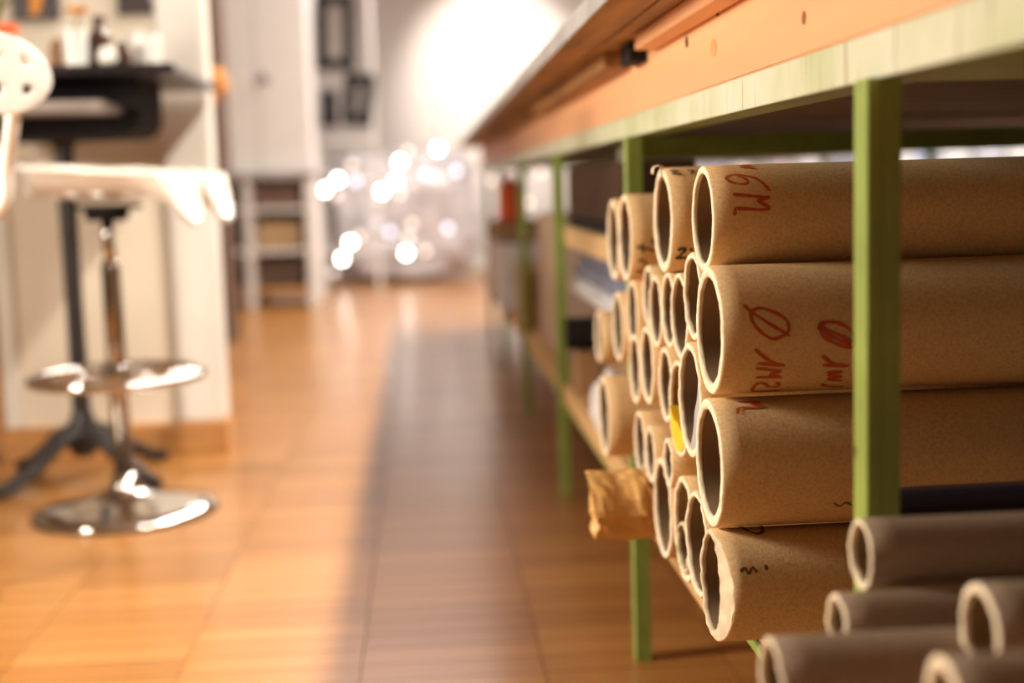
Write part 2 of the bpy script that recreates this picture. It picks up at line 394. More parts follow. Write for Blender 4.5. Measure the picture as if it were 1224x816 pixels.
for y, r, wh in ((.895, .078, 'furthest'), (.725, .090, 'middle'), (.565, .065, 'nearest')):
    tube('S', .37, y, .297+r, r, wh+' of the three wide tubes under the foreground pile, resting on the shelf', wall=.12, L=1.2, m=kraft_grey, group='tubes under the foreground pile')
# contents of tube mouths
def crescent(name, m, label, cat, x, cy, cz, R, a0, a1, depth, L=.5):
    """sheet of paper curled inside a tube, its edge thick enough to see"""
    bm = bmesh.new(); n = 24; A = []; B = []
    for i in range(n+1):
        t = i/n; a = a0+(a1-a0)*t
        w = depth*math.sin(PI*t)**.8+.0006
        A.append((cy+R*math.cos(a), cz+R*math.sin(a))); B.append((cy+(R-w)*math.cos(a), cz+(R-w)*math.sin(a)))
    def ringx(xx): return [bm.verts.new((xx, *p)) for p in A], [bm.verts.new((xx, *p)) for p in B]
    a0_, b0_ = ringx(x); a1_, b1_ = ringx(x+L)
    for i in range(n):
        bm.faces.new((a0_[i], a0_[i+1], b0_[i+1], b0_[i])); bm.faces.new((a1_[i], a1_[i+1], b1_[i+1], b1_[i]))
        bm.faces.new((a0_[i], a0_[i+1], a1_[i+1], a1_[i])); bm.faces.new((b0_[i], b0_[i+1], b1_[i+1], b1_[i]))
    bm.faces.new((a0_[0], b0_[0], b1_[0], a1_[0])); bm.faces.new((a0_[-1], b0_[-1], b1_[-1], a1_[-1]))
    return tag(link(name, bm, m), label, cat)
crescent('yellow_sheet', yellow_m, 'bright yellow paper sheet rolled inside a cardboard tube', 'paper', .2965, 1.566, .527, .0587*.885, math.radians(200), math.radians(355), .034)
crescent('grey_sheet', greypaper, 'grey paper roll tucked inside a cardboard tube', 'paper', .2895, 1.447, .557, .0637*.865, math.radians(140), math.radians(280), .034)
# curl of paper on the rim of B1
bm = bmesh.new()
pl = spline([(.0, -.004, .064), (-.004, -.004, .0665), (-.010, -.003, .0655), (-.0125, -.002, .060), (-.0115, -.002, .0575)], 6)
for a, b in zip(pl, pl[1:]):
    w = Vector((0, .007, 0)); bm.faces.new([bm.verts.new(v) for v in (a-w, b-w, b+w, a+w)])
o = link('paper_curl', bm, card_rim, tubes['B1'][0]); so_ = o.modifiers.new('s', 'SOLIDIFY'); so_.thickness = .0007
# ------------------------------------------------------------------ handwriting wrapped on the tube walls
def writing(key, strokes, width, m, name='handwriting', side=1):
    o, R = tubes[key]; c = Vector(o.location); Rr = R+.0005
    bm = bmesh.new()
    def hit(px, py):
        r = ray(px, py); oy, oz = O.y-c.y, O.z-c.z
        A = r.y**2+r.z**2; B = 2*(oy*r.y+oz*r.z); K = oy*oy+oz*oz-Rr*Rr
        D = B*B-4*A*K
        t = (-B-math.sqrt(max(0, D)))/(2*A); p = O+r*t
        return (p.x-c.x, math.atan2(p.z-c.z, p.y-c.y) % (2*PI)*Rr)
    for st in strokes:
        q = [Vector((*hit(*p), 0)) for p in st]; q = spline(q, 5)
        q = [p for i, p in enumerate(q) if i == 0 or (p-q[i-1]).length > 1e-5]
        w0 = width*.66; L_, R_ = [], []
        for i, p in enumerate(q):
            t = (q[min(i+1, len(q)-1)]-q[max(i-1, 0)]); t = t.normalized() if t.length else Vector((1, 0, 0))
            nn = Vector((-t.y, t.x, 0))*w0*(.85+.3*noise.noise(p*300)+.15*math.sin(i*.7))
            if i in (0, len(q)-1): nn *= .6
            def on(v): a = v.y/Rr; return bm.verts.new((v.x, Rr*math.cos(a), Rr*math.sin(a)))
            L_.append(on(p+nn)); R_.append(on(p-nn))
        for i in range(len(q)-1): bm.faces.new((L_[i], L_[i+1], R_[i+1], R_[i]))
        Rr += .00004
    return link(name, bm, m, o)
def cr(x0, y0, s, *strokes): return [[(x0+a/s, y0+b/s) for a, b in st] for st in strokes]
s6 = cr(850, 185, 10.2,
 [(715, 440), (640, 350), (550, 290), (450, 260), (340, 245), (260, 245), (190, 280), (210, 310), (290, 345), (400, 355), (450, 335), (430, 300), (380, 270), (320, 258)],
 [(265, 480), (500, 500), (722, 515)], [(722, 515), (560, 555)], [(560, 555), (722, 645)], [(722, 648), (620, 668), (400, 655), (290, 652)], [(290, 652), (290, 742)],
 [(320, 122), (490, 128)], [(490, 128), (350, 150)], [(350, 150), (540, 166)])
writing('A1', s6, .0030, red_ink)['label'] = 'red handwritten 6M'
w = cr(870, 350, 5.4375,
 [(150, 120), (210, 97), (290, 120), (370, 165), (398, 215), (380, 265), (310, 298), (250, 280), (190, 225), (155, 170), (150, 120)], [(100, 75), (160, 125), (280, 205), (405, 280)],
 [(175, 365), (270, 440), (370, 475)], [(370, 475), (190, 458)], [(180, 490), (350, 508)], [(350, 508), (270, 530)], [(270, 530), (350, 550)], [(350, 550), (180, 550)],
 [(165, 612), (200, 588), (240, 592), (270, 612), (320, 608), (335, 592), (310, 585)], [(165, 612), (172, 640), (330, 635)],
 [(590, 215), (640, 190), (720, 195), (790, 235), (822, 280), (815, 350), (750, 345), (680, 320), (620, 280), (600, 240), (590, 215)], [(585, 210), (650, 240), (740, 280), (815, 322)],
 [(610, 235), (690, 290), (800, 340)],
 [(615, 405), (680, 455), (790, 475)], [(790, 475), (615, 470)], [(640, 515), (745, 512)], [(745, 514), (650, 535), (745, 545)], [(745, 545), (650, 562), (740, 570)], [(610, 590), (640, 605), (750, 610)])
writing('A2', w[:2], .0028, red_ink, 'slashed_circle')
writing('A2', w[2:10], .0028, red_ink)['label'] = 'red handwritten 1M2'
writing('A2', w[10:13], .0032, red_ink, 'slashed_circle')
writing('A2', w[13:], .0032, red_ink)['label'] = 'smudged red handwritten 1m2'
writing('A3', cr(870, 350, 5.4375, [(60, 705), (215, 705)], [(215, 705), (150, 722)], [(150, 722), (230, 738)], [(230, 740), (70, 745)], [(70, 745), (65, 785)]), .0030, red_ink)['label'] = 'red handwritten letters'
writing('A3', cr(820, 380, 2.72, [(480, 600), (500, 612), (520, 600), (545, 612)]), .002, faint_ink)
writing('A4', cr(820, 380, 2.72, [(170, 672), (200, 690), (235, 700), (250, 688), (236, 674), (200, 676)]), .003, mat('faded_red_marker', (.2, .04, .02), .6))
writing('A4', [[(885, 683), (891, 679), (895, 685), (900, 678), (905, 684)], [(915, 675), (917, 681)]], .0028, faint_ink)
wb = cr(740, 190, 5.44, [(330, 80), (355, 70), (378, 75), (350, 95), (410, 97)], [(440, 74), (485, 74), (467, 98)], [(385, 597), (408, 580), (430, 588), (400, 625), (368, 647)], [(368, 647), (440, 640)], [(458, 592), (480, 586)])
writing('B1', wb[:2], .003, black_ink)['label'] = 'black handwritten 27'
writing('B1', wb[2:], .0034, black_ink)['label'] = 'second black handwritten 27'
writing('C1', cr(740, 190, 5.44, [(120, 660), (160, 660), (178, 695), (150, 735), (112, 728)], [(112, 575), (170, 580), (240, 600)], [(150, 548), (160, 612)], [(212, 518), (240, 570)]), .0035, faint_ink)['label'] = 'faded handwritten ut'
# ------------------------------------------------------------------ crumpled brown paper parcel
bm = bmesh.new(); n = 56; rings = []
PX0, PXL = .224, .70
for i in range(36):
    x = PX0+(PXL-PX0)*(i/35)**1.5
    f = 1.0 if i > 4 else .90+.02*i
    rg = []
    for k in range(n):
        a = 2*PI*k/n
        r = .0495*f
        v = Vector((x*26, math.cos(a)*2.6, math.sin(a)*2.6))
        d = abs(noise.noise(v*.8))*.011+abs(noise.noise(v*2.0+Vector((4, 1, 7))))*.003
        r -= d*(1 if i > 1 else .5)
        jx = noise.noise(Vector((math.cos(a)*3, math.sin(a)*3, 2)))*.006 if i < 3 else 0
        rg.append(bm.verts.new((x+jx-PX0, r*math.cos(a), r*math.sin(a)*1.02)))
    rings.append(rg)
for a, b in zip(rings, rings[1:]):
    for k in range(n): bm.faces.new((a[k], a[(k+1) % n], b[(k+1) % n], b[k]))
# folded-in mouth
prev = rings[0]
for j, (f, dx) in enumerate(((.8, .004), (.5, .012), (.15, .016))):
    rg = [bm.verts.new((v.co.x+dx+noise.noise(v.co*60)*.005, v.co.y*f, v.co.z*f)) for v in rings[0]]
    for k in range(n): bm.faces.new((prev[k], prev[(k+1) % n], rg[(k+1) % n], rg[k]))
    prev = rg
bm.faces.new(prev)
parcel = link('paper_parcel', bm, paper_brown); parcel.location = (PX0, 1.825, .3485)
tag(parcel, 'crumpled brown paper parcel sticking out from the lower shelf into the aisle', 'paper parcel')
# the turned-over flap along the top left
bm = bmesh.new(); g = []
for i in range(14):
    row = []
    for j in range(9):
        u, v = i/13, j/8
        a = math.radians(95+85*v)
        rr = .0505+noise.noise(Vector((u*7, v*5, 3)))*.004+.002*math.sin(u*9)
        row.append(bm.verts.new((u*.085-.012+(.008*v), rr*math.cos(a), rr*math.sin(a)-.004*(v > .85))))
    g.append(row)
for a, b in zip(g, g[1:]):
    for j in range(8): bm.faces.new((a[j], a[j+1], b[j+1], b[j]))
o = link('paper_flap', bm, paper_brown, parcel); s_ = o.modifiers.new('s', 'SOLIDIFY'); s_.thickness = .0008
# black film roll behind the foreground pile
bm = bmesh.new()
p = atY(1080, 625, 1.16)
sweep(bm, [(0, 0, 0), (.9, 0, .006)], .030, 40)
film = link('film_roll', bm, mat('dark_film', (.025, .02, .035), .25), smooth=False); film.location = (.40, 1.16, .487)
tag(film, 'dark plastic film roll lying behind the green leg above the foreground tubes', 'film roll')
# ------------------------------------------------------------------ further goods on the shelf
def goods(name, label, cat, m, x0, x1, y0, y1, z0, z1, bev=.004, lid=None):
    o = bx(name, m, None, x0, x1, y0, y1, z0, z1, bev); return tag(o, label, cat)
def carton(label, m, x0, x1, y0, y1, z0, z1):
    o = bx('carton', m, None, x0, x1, y0, y1, z0, z1, .004); tag(o, label, 'box')
    t = bx('tape', tan_board, o, x0-.0008, x1+.0008, (y0+y1)/2-.025, (y0+y1)/2+.025, z1-.06, z1+.0008, 0)
    return o
carton('brown cardboard box under the folded blue-grey cloth beyond the tube stack', brown_card, .42, .95, 2.40, 3.12, .297, .525)
for i, (z, m, lab) in enumerate(((.526, white_cloth, 'white folded cloth at the bottom of the cloth pile beyond the tubes'), (.565, blue_grey, 'blue-grey folded cloth lying on the white one'), (.605, blue_grey, 'dark blue-grey folded cloth directly under the tan board'))):
    bm = bmesh.new(); box(bm, .36+.01*i, .92, 2.42, 3.33-.01*i, z, z+.037, .014)
    o = tag(link('folded_cloth', bm, m, smooth=True), lab, 'cloth', 'folded cloths beyond the tube stack')
goods('wooden_board', 'tan wooden board lying on the folded cloths', 'board', tan_board, .352, .95, 2.40, 3.335, .644, .692)
goods('black_board', 'thin black board on top of the tan board', 'board', black_matt, .362, .95, 2.40, 3.33, .694, .716)
goods('brown_case', 'dark brown case on top of the black board', 'case', mat('dark_case', (.05, .025, .012), .7, spec=.2), .365, .50, 2.42, 3.335, .718, .835)
bm = bmesh.new(); lathe(bm, [(.036, 0), (.039, .004), (.039, .5), (.030, .5), (.028, .02)], 28)
for v in bm.verts: v.co = Vector((v.co.z, v.co.x, v.co.y))
o = link('black_tube', bm, black_matt, smooth=False); o.location = (.335, 3.2, .437); tag(o, 'black tube end poking out left of the leftmost cardboard tubes', 'tube')
p = atY(700, 447, 2.75)
bm = bmesh.new(); bmesh.ops.create_icosphere(bm, subdivisions=4, radius=.045)
for v in bm.verts: v.co = Vector((v.co.x*.9, v.co.y*1.5, v.co.z*1.5))*(1+.25*noise.noise(v.co*45)); v.co.z = max(v.co.z, -.058)
o = link('plastic_bag', bm, white_cloth, smooth=True); o.location = (.365, 2.62, .357); tag(o, 'crumpled white plastic bag on the shelf beside the tube stack', 'bag')
goods('support_block', 'low brown wooden block under the black tube', 'block', brown_card, .36, .415, 3.14, 3.28, .297, .397)
carton('beige upright cardboard box beyond the third green leg', mat('beige_card', (.56, .42, .33), .7), .385, .8, 3.72, 4.5, .297, .70)
carton('tan low cardboard box beyond the beige upright one', tan_board, .36, .8, 4.62, 5.2, .297, .50)
o = goods('white_roll_box', 'white box standing near the far end of the bench shelf', 'box', white_cloth, .30, .8, 5.25, 6.3, .297, .56)
goods('wooden_crate', 'low brown wooden crate on top of the far white box', 'crate', brown_card, .305, .8, 5.5, 6.25, .561, .64)
bm = bmesh.new(); lathe(bm, [(.050, 0), (.054, .006), (.054, .075), (.046, .085), (.048, .095), (.048, .155), (.028, .175), (.014, .182), (.014, .2)], 24)
o = link('red_canister', bm, red_p, smooth=True); p = atY(611, 250, 5.7); o.location = (p.x, 5.7, .641); tag(o, 'orange-red canister standing on the far end of the bench shelf', 'canister')
# ------------------------------------------------------------------ white partition with pictures
part = struct(bx('wall_partition', cream, None, -1.30, -.66, 4.19, 4.27, 0, ZC, .002))
struct(bx('lit_edge_strip', white, None, -.78, -.635, 4.165, 4.285, .095, ZC, .008))  # whiter strip: the lit right edge of the partition put into colour
struct(bx('trim_2', white, None, -1.305, -1.255, 4.165, 4.2, .095, ZC, .006))
struct(bx('baseboard_partition', plinth_m, None, -1.31, -.625, 4.14, 4.29, 0, .095, .003))
def picture(label, x0, x1, z0, z1, blobs, base):
    o = bx('picture', base, None, x0, x1, 4.168, 4.189, z0, z1, .001); tag(o, label, 'picture')
    for nm, m, a in blobs:
        bm = bmesh.new(); f = bm.faces.new([bm.verts.new((px, 4.1672, pz)) for px, pz in a]); r = bmesh.ops.extrude_face_region(bm, geom=[f])
        bmesh.ops.translate(bm, vec=(0, .0006, 0), verts=[v for v in r['geom'] if isinstance(v, bmesh.types.BMVert)]); link(nm, bm, m, o)
a, b = atY(16, 24, 4.17), atY(70, 24, 4.17)
picture('dark picture with an orange streak on the partition above the bar table', a.x, b.x, a.z, a.z+.35, [('orange_streak', orange_p, [(a.x+.05, a.z+.015), (a.x+.075, a.z+.012), (a.x+.11, a.z+.12), (a.x+.06, a.z+.12)])], art_dark)
a, b = atY(140, 16, 4.15), atY(212, 16, 4.15)
picture('dark and lavender picture right of the orange-streaked one', a.x, -.785, a.z, a.z+.35, [('dark_figure', art_dark, [(a.x, a.z), (a.x+.105, a.z), (a.x+.06, a.z+.2), (a.x, a.z+.22)])], art_lav)
# ------------------------------------------------------------------ black bar table
tb = empty('bar_table', 'tall square black bar table on a cast iron foot in front of the white partition', 'table', (-.985, 3.83, 0))
TB = (-1.30, -.60, 3.42, 4.13)
def tt(name, m, *a, bev=.004):
    o = bx(name, m, tb, *a, bev); o.location = (.985, -3.83, 0); return o
tt('tabletop', black, *TB, 1.100, 1.124, bev=.006)
bm = bmesh.new(); z0, z1 = .955, 1.099; pr = []
xa, xb = -1.26, -.735; r_ = .06
for cx_, a0 in ((xb-r_, -90),):
    for k in range(9): a = math.radians(a0+k*11.25*.999); pr.append((cx_+r_*math.cos(a), z0+r_+r_*math.sin(a)))
pr += [(xb, z1), (xa, z1)]
for k in range(9): a = math.radians(180+k*11.25); pr.append((xa+r_+r_*math.cos(a), z0+r_+r_*math.sin(a)))
f = bm.faces.new([bm.verts.new((x, 3.66, z)) for x, z in pr]); r = bmesh.ops.extrude_face_region(bm, geom=[f]); bmesh.ops.translate(bm, vec=(0, .3, 0), verts=[v for v in r['geom'] if isinstance(v, bmesh.types.BMVert)])
o = link('apron', bm, black_matt, tb); o.location = (.985, -3.83, 0)
bm = bmesh.new(); lathe(bm, [(.034, .955), (.026, .93), (.024, .5), (.026, .2), (.040, .16), (.045, .1), (.03, .07)], 20); link('column', bm, iron, tb)
for k in range(4):
    a = math.radians(45+90*k+8); d = Vector((math.cos(a), math.sin(a), 0))
    bm = bmesh.new(); sweep(bm, spline([d*.02+Vector((0, 0, .14)), d*.09+Vector((0, 0, .12)), d*.17+Vector((0, 0, .065)), d*.24+Vector((0, 0, .03)), d*.295+Vector((0, 0, .016))], 5), [.036-.0007*i for i in range(21)], 8, flat=.75)
    link('leg', bm, iron, tb)
p0, p1 = atY(40, 128, 3.62), atY(148, 136, 3.62)
tray = tt('pull_out_tray', mat('pale_tray', (.34, .28, .25), .5), -1.24, p1.x, 3.40, 3.655, 1.012, 1.036, bev=.010)
# things on the bar table (they stand on z = 1.124)
ZT = 1.1242
def pot(name, label, cat, m, prof, px, Y, group=None, n=24):
    bm = bmesh.new(); lathe(bm, prof, n); o = link(name, bm, m, smooth=True); p = atY(px, 60, Y); o.location = (p.x, Y, ZT)
    o.modifiers.new('e', 'EDGE_SPLIT'); return tag(o, label, cat, group)
pot('red_pot', 'bright red pot with a small plant at the left end of the bar table', 'pot', red_p, [(.048, 0), (.056, .01), (.060, .115), (.052, .115), (.048, .02)], -6, 3.55)
o = bpy.data.objects['red_pot']
for k in range(9):
    a = k*.7; bm = bmesh.new(); sweep(bm, spline([(0, 0, .09), (.02*math.cos(a), .02*math.sin(a), .15), (.055*math.cos(a), .055*math.sin(a), .19)], 4), [.004, .006, .009, .011, .011, .01, .008, .005, .001], 6, flat=.3); link('leaf', bm, leaf_m, o)
pot('small_jar', 'small brown jar beside the flower cup on the bar table', 'jar', brown_card, [(.02, 0), (.024, .004), (.024, .06), (.018, .07), (.018, .08)], 70, 3.6)
cup = pot('flower_cup', 'white cup holding an orange flower on the bar table', 'cup', ceramic, [(.024, 0), (.030, .005), (.034, .10), (.030, .10), (.024, .01)], 90, 3.55)
bm = bmesh.new(); sweep(bm, spline([(0, 0, .02), (.004, 0, .10), (.012, 0, .13)], 4), .003, 6); link('stem', bm, leaf_m, cup)
for k in range(8):
    a = k*PI/4; bm = bmesh.new(); sweep(bm, spline([(.012, 0, .135), (.012+.018*math.cos(a), .018*math.sin(a), .150), (.012+.034*math.cos(a), .034*math.sin(a), .140+.012*(k % 2))], 4), [.004, .007, .009, .011, .011, .010, .008, .005, .001], 6, flat=.4); link('petal', bm, orange_p, cup)
pot('glass_tumbler', 'grey-blue tumbler between the flower cup and the dark bottle', 'glass', mat('grey_blue_glass', (.26, .30, .36), .2), [(.028, 0), (.034, .004), (.038, .085), (.034, .085), (.030, .01)], 105, 3.68)
pot('bottle', 'dark brown bottle on the bar table', 'bottle', brown_glass, [(.026, 0), (.029, .005), (.029, .085), (.016, .105), (.013, .125), (.016, .127), (.016, .138)], 120, 3.6)
pot('salt_shaker', 'small round white shaker beside the dark bottle', 'shaker', ceramic, [(.014, 0), (.022, .008), (.025, .022), (.020, .038), (.010, .046), (.004, .047)], 128, 3.46)
pot('pepper_shaker', 'small dark shaker with a green top right of the white one', 'shaker', brown_glass, [(.018, 0), (.022, .004), (.022, .035), (.014, .045), (.014, .06), (.004, .064)], 146, 3.52)
mug = pot('mug', 'white mug alone at the right of the bar table', 'mug', ceramic, [(.034, 0), (.040, .004), (.041, .09), (.037, .09), (.034, .01)], 174, 3.6)
bm = bmesh.new(); sweep(bm, spline([(-.040, 0, .075), (-.060, 0, .070), (-.064, 0, .045), (-.040, 0, .02)], 5), .005, 8); link('handle', bm, ceramic, mug)
# ------------------------------------------------------------------ tractor stools
def perforated_pan(bm, fn, nu, nv, holes):
    vs = [[bm.verts.new(fn(i/nu, j/nv)) for j in range(nv+1)] for i in range(nu+1)]
    for i in range(nu):
        for j in range(nv):
            if (i, j) in holes: continue
            bm.faces.new((vs[i][j], vs[i+1][j], vs[i+1][j+1], vs[i][j+1]))
def stool(label, loc, rz, back):
    st = empty('bar_stool', label, 'stool', loc, rz, 'tractor seat bar stools')
    bm = bmesh.new(); lathe(bm, [(.222, .002), (.226, .006), (.224, .014), (.19, .024), (.10, .040), (.055, .052), (.034, .075), (.030, .10)], 64); link('base', bm, chrome, st, smooth=True)
    bm = bmesh.new(); lathe(bm, [(.221, 0), (.229, .001), (.229, .005), (.222, .007)], 64); link('base_rubber', bm, rubber, st, smooth=True)
    bm = bmesh.new(); lathe(bm, [(.0235, .08), (.0235, .625), (.020, .64)], 28); link('outer_pole', bm, chrome_dark, st, smooth=True)
    bm = bmesh.new(); lathe(bm, [(.0155, .6), (.0155, .775)], 24); link('gas_lift', bm, chrome, st, smooth=True)
    # foot ring: flat band, spoke and clamp collar
    bm = bmesh.new(); n = 72; z = .35; R1 = .208
    pts = [(R1*math.cos(2*PI*i/n), R1*math.sin(2*PI*i/n), z) for i in range(n)]
    sweep(bm, pts, .0125, 12, closed=True, flat=1.0); ring = link('foot_ring', bm, chrome, st, smooth=True)
    for a in (.35, .35+PI):
        bm = bmesh.new(); sweep(bm, [(.02*math.cos(a), .02*math.sin(a), z), (R1*math.cos(a), R1*math.sin(a), z)], .010, 10); link('spoke', bm, chrome, ring, smooth=True)
    bm = bmesh.new(); lathe(bm, [(.032, z-.03), (.034, z-.025), (.034, z+.025), (.032, z+.03)], 28); link('collar', bm, chrome, ring, smooth=True)
    bm = bmesh.new(); box(bm, -.07, .07, -.06, .06, .768, .778, .003); lathe(bm, [(.05, .74), (.055, .768)], 24); link('swivel_plate', bm, black_matt, st)
    # seat: pressed pan with raised rear, two thigh scoops curling down in front (+X)
    nu, nv = 44, 44
    def pan(u, v):
        a = (u-.5)*2; b = (v-.5)*2                       # a: back(-1) to front(+1)
        w = .200*(1-.25*max(0, -a)**2.5)*(1+.05*a)
        if a < -.55: w *= math.sqrt(max(0.02, 1-((-a-.55)/.47)**2))
        x = a*(.225 if a > 0 else .190); y = b*w
        z = .79+.075*abs(b)**2.6*(1-.3*max(0, a))+.015*max(0, -a)**2.2
        s = max(0, a-.35)/.65
        x += .045*s*math.sin(min(1, abs(b))*PI)**.7
        z += .030*s*(1-abs(b))**3*2.0 - .080*s**2.4*max(0, math.sin(min(1, abs(b)*.62+.38)*PI*.5 if False else min(1, max(0, (abs(b)-.08)/.92))*PI))**.55 + .004*s
        return (x, y, z)
    holes = set()
    for ci, cj in [(10, 14), (10, 22), (10, 30), (17, 10), (17, 18), (17, 26), (17, 34), (24, 10), (24, 18), (24, 26), (24, 34), (31, 13), (31, 31)]:
        for i in range(-1, 2):
            for j in range(-1, 2): holes.add((ci+i, cj+j))
    bm = bmesh.new(); perforated_pan(bm, pan, nu, nv, holes)
    o = link('seat', bm, white_enamel, st, smooth=True); m = o.modifiers.new('s', 'SOLIDIFY'); m.thickness = .006
    m = o.modifiers.new('d', 'SUBSURF'); m.levels = m.render_levels = 1
    # rolled rim round the pan
    bm = bmesh.new(); N = 30
    edge = [pan(0.0001+.9998*i/N, 1) for i in range(N)]+[pan(1, 1-i/N) for i in range(N)]+[pan(1-i/N, 0) for i in range(N)]+[pan(0, i/N) for i in range(N)]
    sweep(bm, edge, .008, 8, closed=True); link('seat_rim', bm, white_enamel, st, smooth=True)
    if back:
        bm = bmesh.new(); sweep(bm, spline([(-.05, 0, .775), (-.22, 0, .75), (-.33, -.04, .755), (-.39, -.07, .79), (-.41, -.07, .86), (-.45, -.055, .93), (-.472, -.05, 1.0)], 7), .014, 10, flat=1.0); link('back_strut', bm, white_enamel, st, smooth=True)
        nu, nv = 24, 24
        def bk(u, v):
            a, b = (u-.5)*2, (v-.5)*2
            # squircle
            k = math.sqrt(max(1e-6, 1-.5*b*b)); l = math.sqrt(max(1e-6, 1-.5*a*a))
            y = a*k*.135; z = b*l*.070
            return (-.480-.02*(1-a*a)+.01, y, 1.012+z)
        holes = set((ci, cj) for ci, cj in [(x+dx, y+dy) for x in (5, 11, 17) for y in (6, 15) for dx in (0, 1) for dy in (0, 1, 2)])
        bm = bmesh.new(); perforated_pan(bm, bk, nu, nv, holes)
        o = link('backrest', bm, white_enamel, st, smooth=True); m = o.modifiers.new('s', 'SOLIDIFY'); m.thickness = .008
        m = o.modifiers.new('d', 'SUBSURF'); m.levels = m.render_levels = 1
    return st
p = atZ(151, 612)
stool('white tractor seat bar stool on a round chrome base in front of the partition', (p.x, p.y, 0), math.radians(-12), False)
s2 = stool('white perforated backrest of a bar stool cut off by the left edge', (-1.11, 2.64, 0), math.radians(145), True)
# navy coat hanging by the second stool
bm = bmesh.new(); g = []
for i in range(30):
    row = []
    for j in range(26):
        u, v = i/29, j/25
        x = -1.30+.29*u; z = .86-.48*v
        row.append(bm.verts.new((x+.01*math.sin(v*6), 3.12+.02*math.sin(u*22+v*3)+.012*math.sin(u*9), z)))
    g.append(row)
for a, b in zip(g, g[1:]):
    for j in range(25): bm.faces.new((a[j], a[j+1], b[j+1], b[j]))
o = link('navy_coat', bm, navy, smooth=True); m = o.modifiers.new('s', 'SOLIDIFY'); m.thickness = .012
tag(o, 'navy blue coat hanging at the left edge beside the cut-off stool', 'coat')
# ------------------------------------------------------------------ back left: bookcase, white cupboard, low shelves
bc = empty('bookcase', 'dark bookcase seen between the partition and the tall white cupboard', 'bookcase', (-1.4, 7.3, 0))
def pc(name, m, *a, bev=.002):
    o = bx(name, m, bc, *a, bev); o.location = (1.4, -7.3, 0); return o
pc('side_panel', wood_dark, -1.80, -1.775, 7.1, 7.5, 0, 2.3); pc('side_panel', wood_dark, -1.06, -1.035, 7.1, 7.5, 0, 2.3); pc('back_panel', black_matt, -1.775, -1.06, 7.48, 7.5, 0, 2.3)
for z in (.05, .45, .82, 1.12, 1.5, 1.9, 2.28): pc('shelf', wood_dark, -1.775, -1.06, 7.1, 7.48, z, z+.02)
for z, h, m, lab in ((1.52, .28, mat('rust_box', (.30, .12, .07), .6), 'rust brown box on the upper shelf of the dark bookcase'), (.84, .18, blue_grey, 'blue-grey box low in the dark bookcase'), (.47, .26, mat('orange_box', (.62, .26, .04), .6), 'orange box on the low shelf of the dark bookcase')):
    tag(bx('storage_box', m, None, -1.40, -1.08, 7.08, 7.4, z+.0005, z+h, .004), lab, 'box')
fl = empty('flower_bunch', 'bunch of orange flowers in a dark vase on the bookcase', 'flowers', (-1.12, 7.20, 1.1402))
bm = bmesh.new(); lathe(bm, [(.03, 0), (.045, .03), (.03, .11), (.035, .12)], 20); link('vase', bm, brown_glass, fl, smooth=True)
for k in range(14):
    a = k*2.4; r = .02+.09*(k/14)**.5; bm = bmesh.new(); bmesh.ops.create_icosphere(bm, subdivisions=2, radius=.042)
    c = Vector((r*math.cos(a), r*math.sin(a)*.8-.05, .16+.07*math.sin(k*1.7)+.05))
    for v in bm.verts: v.co = c+v.co*(1+.4*noise.noise(v.co*60+c*9))
    link('blossom', bm, orange_p, fl)
cup_ = empty('tall_cupboard', 'tall white cupboard standing on the low open shelves', 'cupboard', (-1.1, 9.6, .925))
def cp(name, m, *a, bev=.004):
    o = bx(name, m, cup_, *a, bev); o.location = (1.1, -9.6, -.925); return o
cp('body', white_far, -1.45, -.745, 9.42, 9.95, .925, 3.0)
cp('door', white_far, -1.445, -1.10, 9.40, 9.418, .93, 2.98); cp('door', white_far, -1.095, -.75, 9.40, 9.418, .93, 2.98)
bm = bmesh.new(); bmesh.ops.create_uvsphere(bm, u_segments=16, v_segments=10, radius=.035); o = link('door_knob', bm, mat('grey_knob', (.3, .28, .28), .3, .6), cup_, smooth=True); p = atY(317, 92, 9.38); o.location = p-Vector((1.1*-1, 9.6, .925))
ls = empty('low_shelves', 'low open shelf unit of white uprights and brown boards under the tall cupboard', 'shelf unit', (-1.1, 9.6, 0))
def lp(name, m, *a, bev=.003):
    o = bx(name, m, ls, *a, bev); o.location = (1.1, -9.6, 0); return o
lp('top_board', mat('grey_shelf_top', (.42, .38, .37), .5), -1.47, -.72, 9.3, 9.98, .885, .924)
for x in (-1.46, -1.22, -.80): lp('upright', white_far, x, x+.055, 9.32, 9.95, 0, .884)
lp('back_panel', mat('shelf_brown', (.16, .10, .07), .6), -1.40, -.80, 9.93, 9.95, .05, .88)
for z in (.10, .37, .66): lp('shelf', white_far if z > .3 else plinth_m, -1.405, -.80, 9.34, 9.93, z, z+.03)
for x0, x1, z, h, m, lab in ((-1.15, -.84, .40, .19, mat('tan_bin', (.45, .30, .16), .6), 'tan bin on the middle board of the low shelves'), (-1.15, -.84, .69, .15, mat('umber_bin', (.20, .11, .08), .6), 'dark brown bin on the upper board of the low shelves'), (-1.15, -.84, .131, .19, mat('dark_bin', (.10, .06, .04), .6), 'very dark bin at the bottom of the low shelves')):
    tag(bx('storage_bin', m, None, x0, x1, 9.4, 9.85, z+.0005, z+h, .01), lab, 'bin')
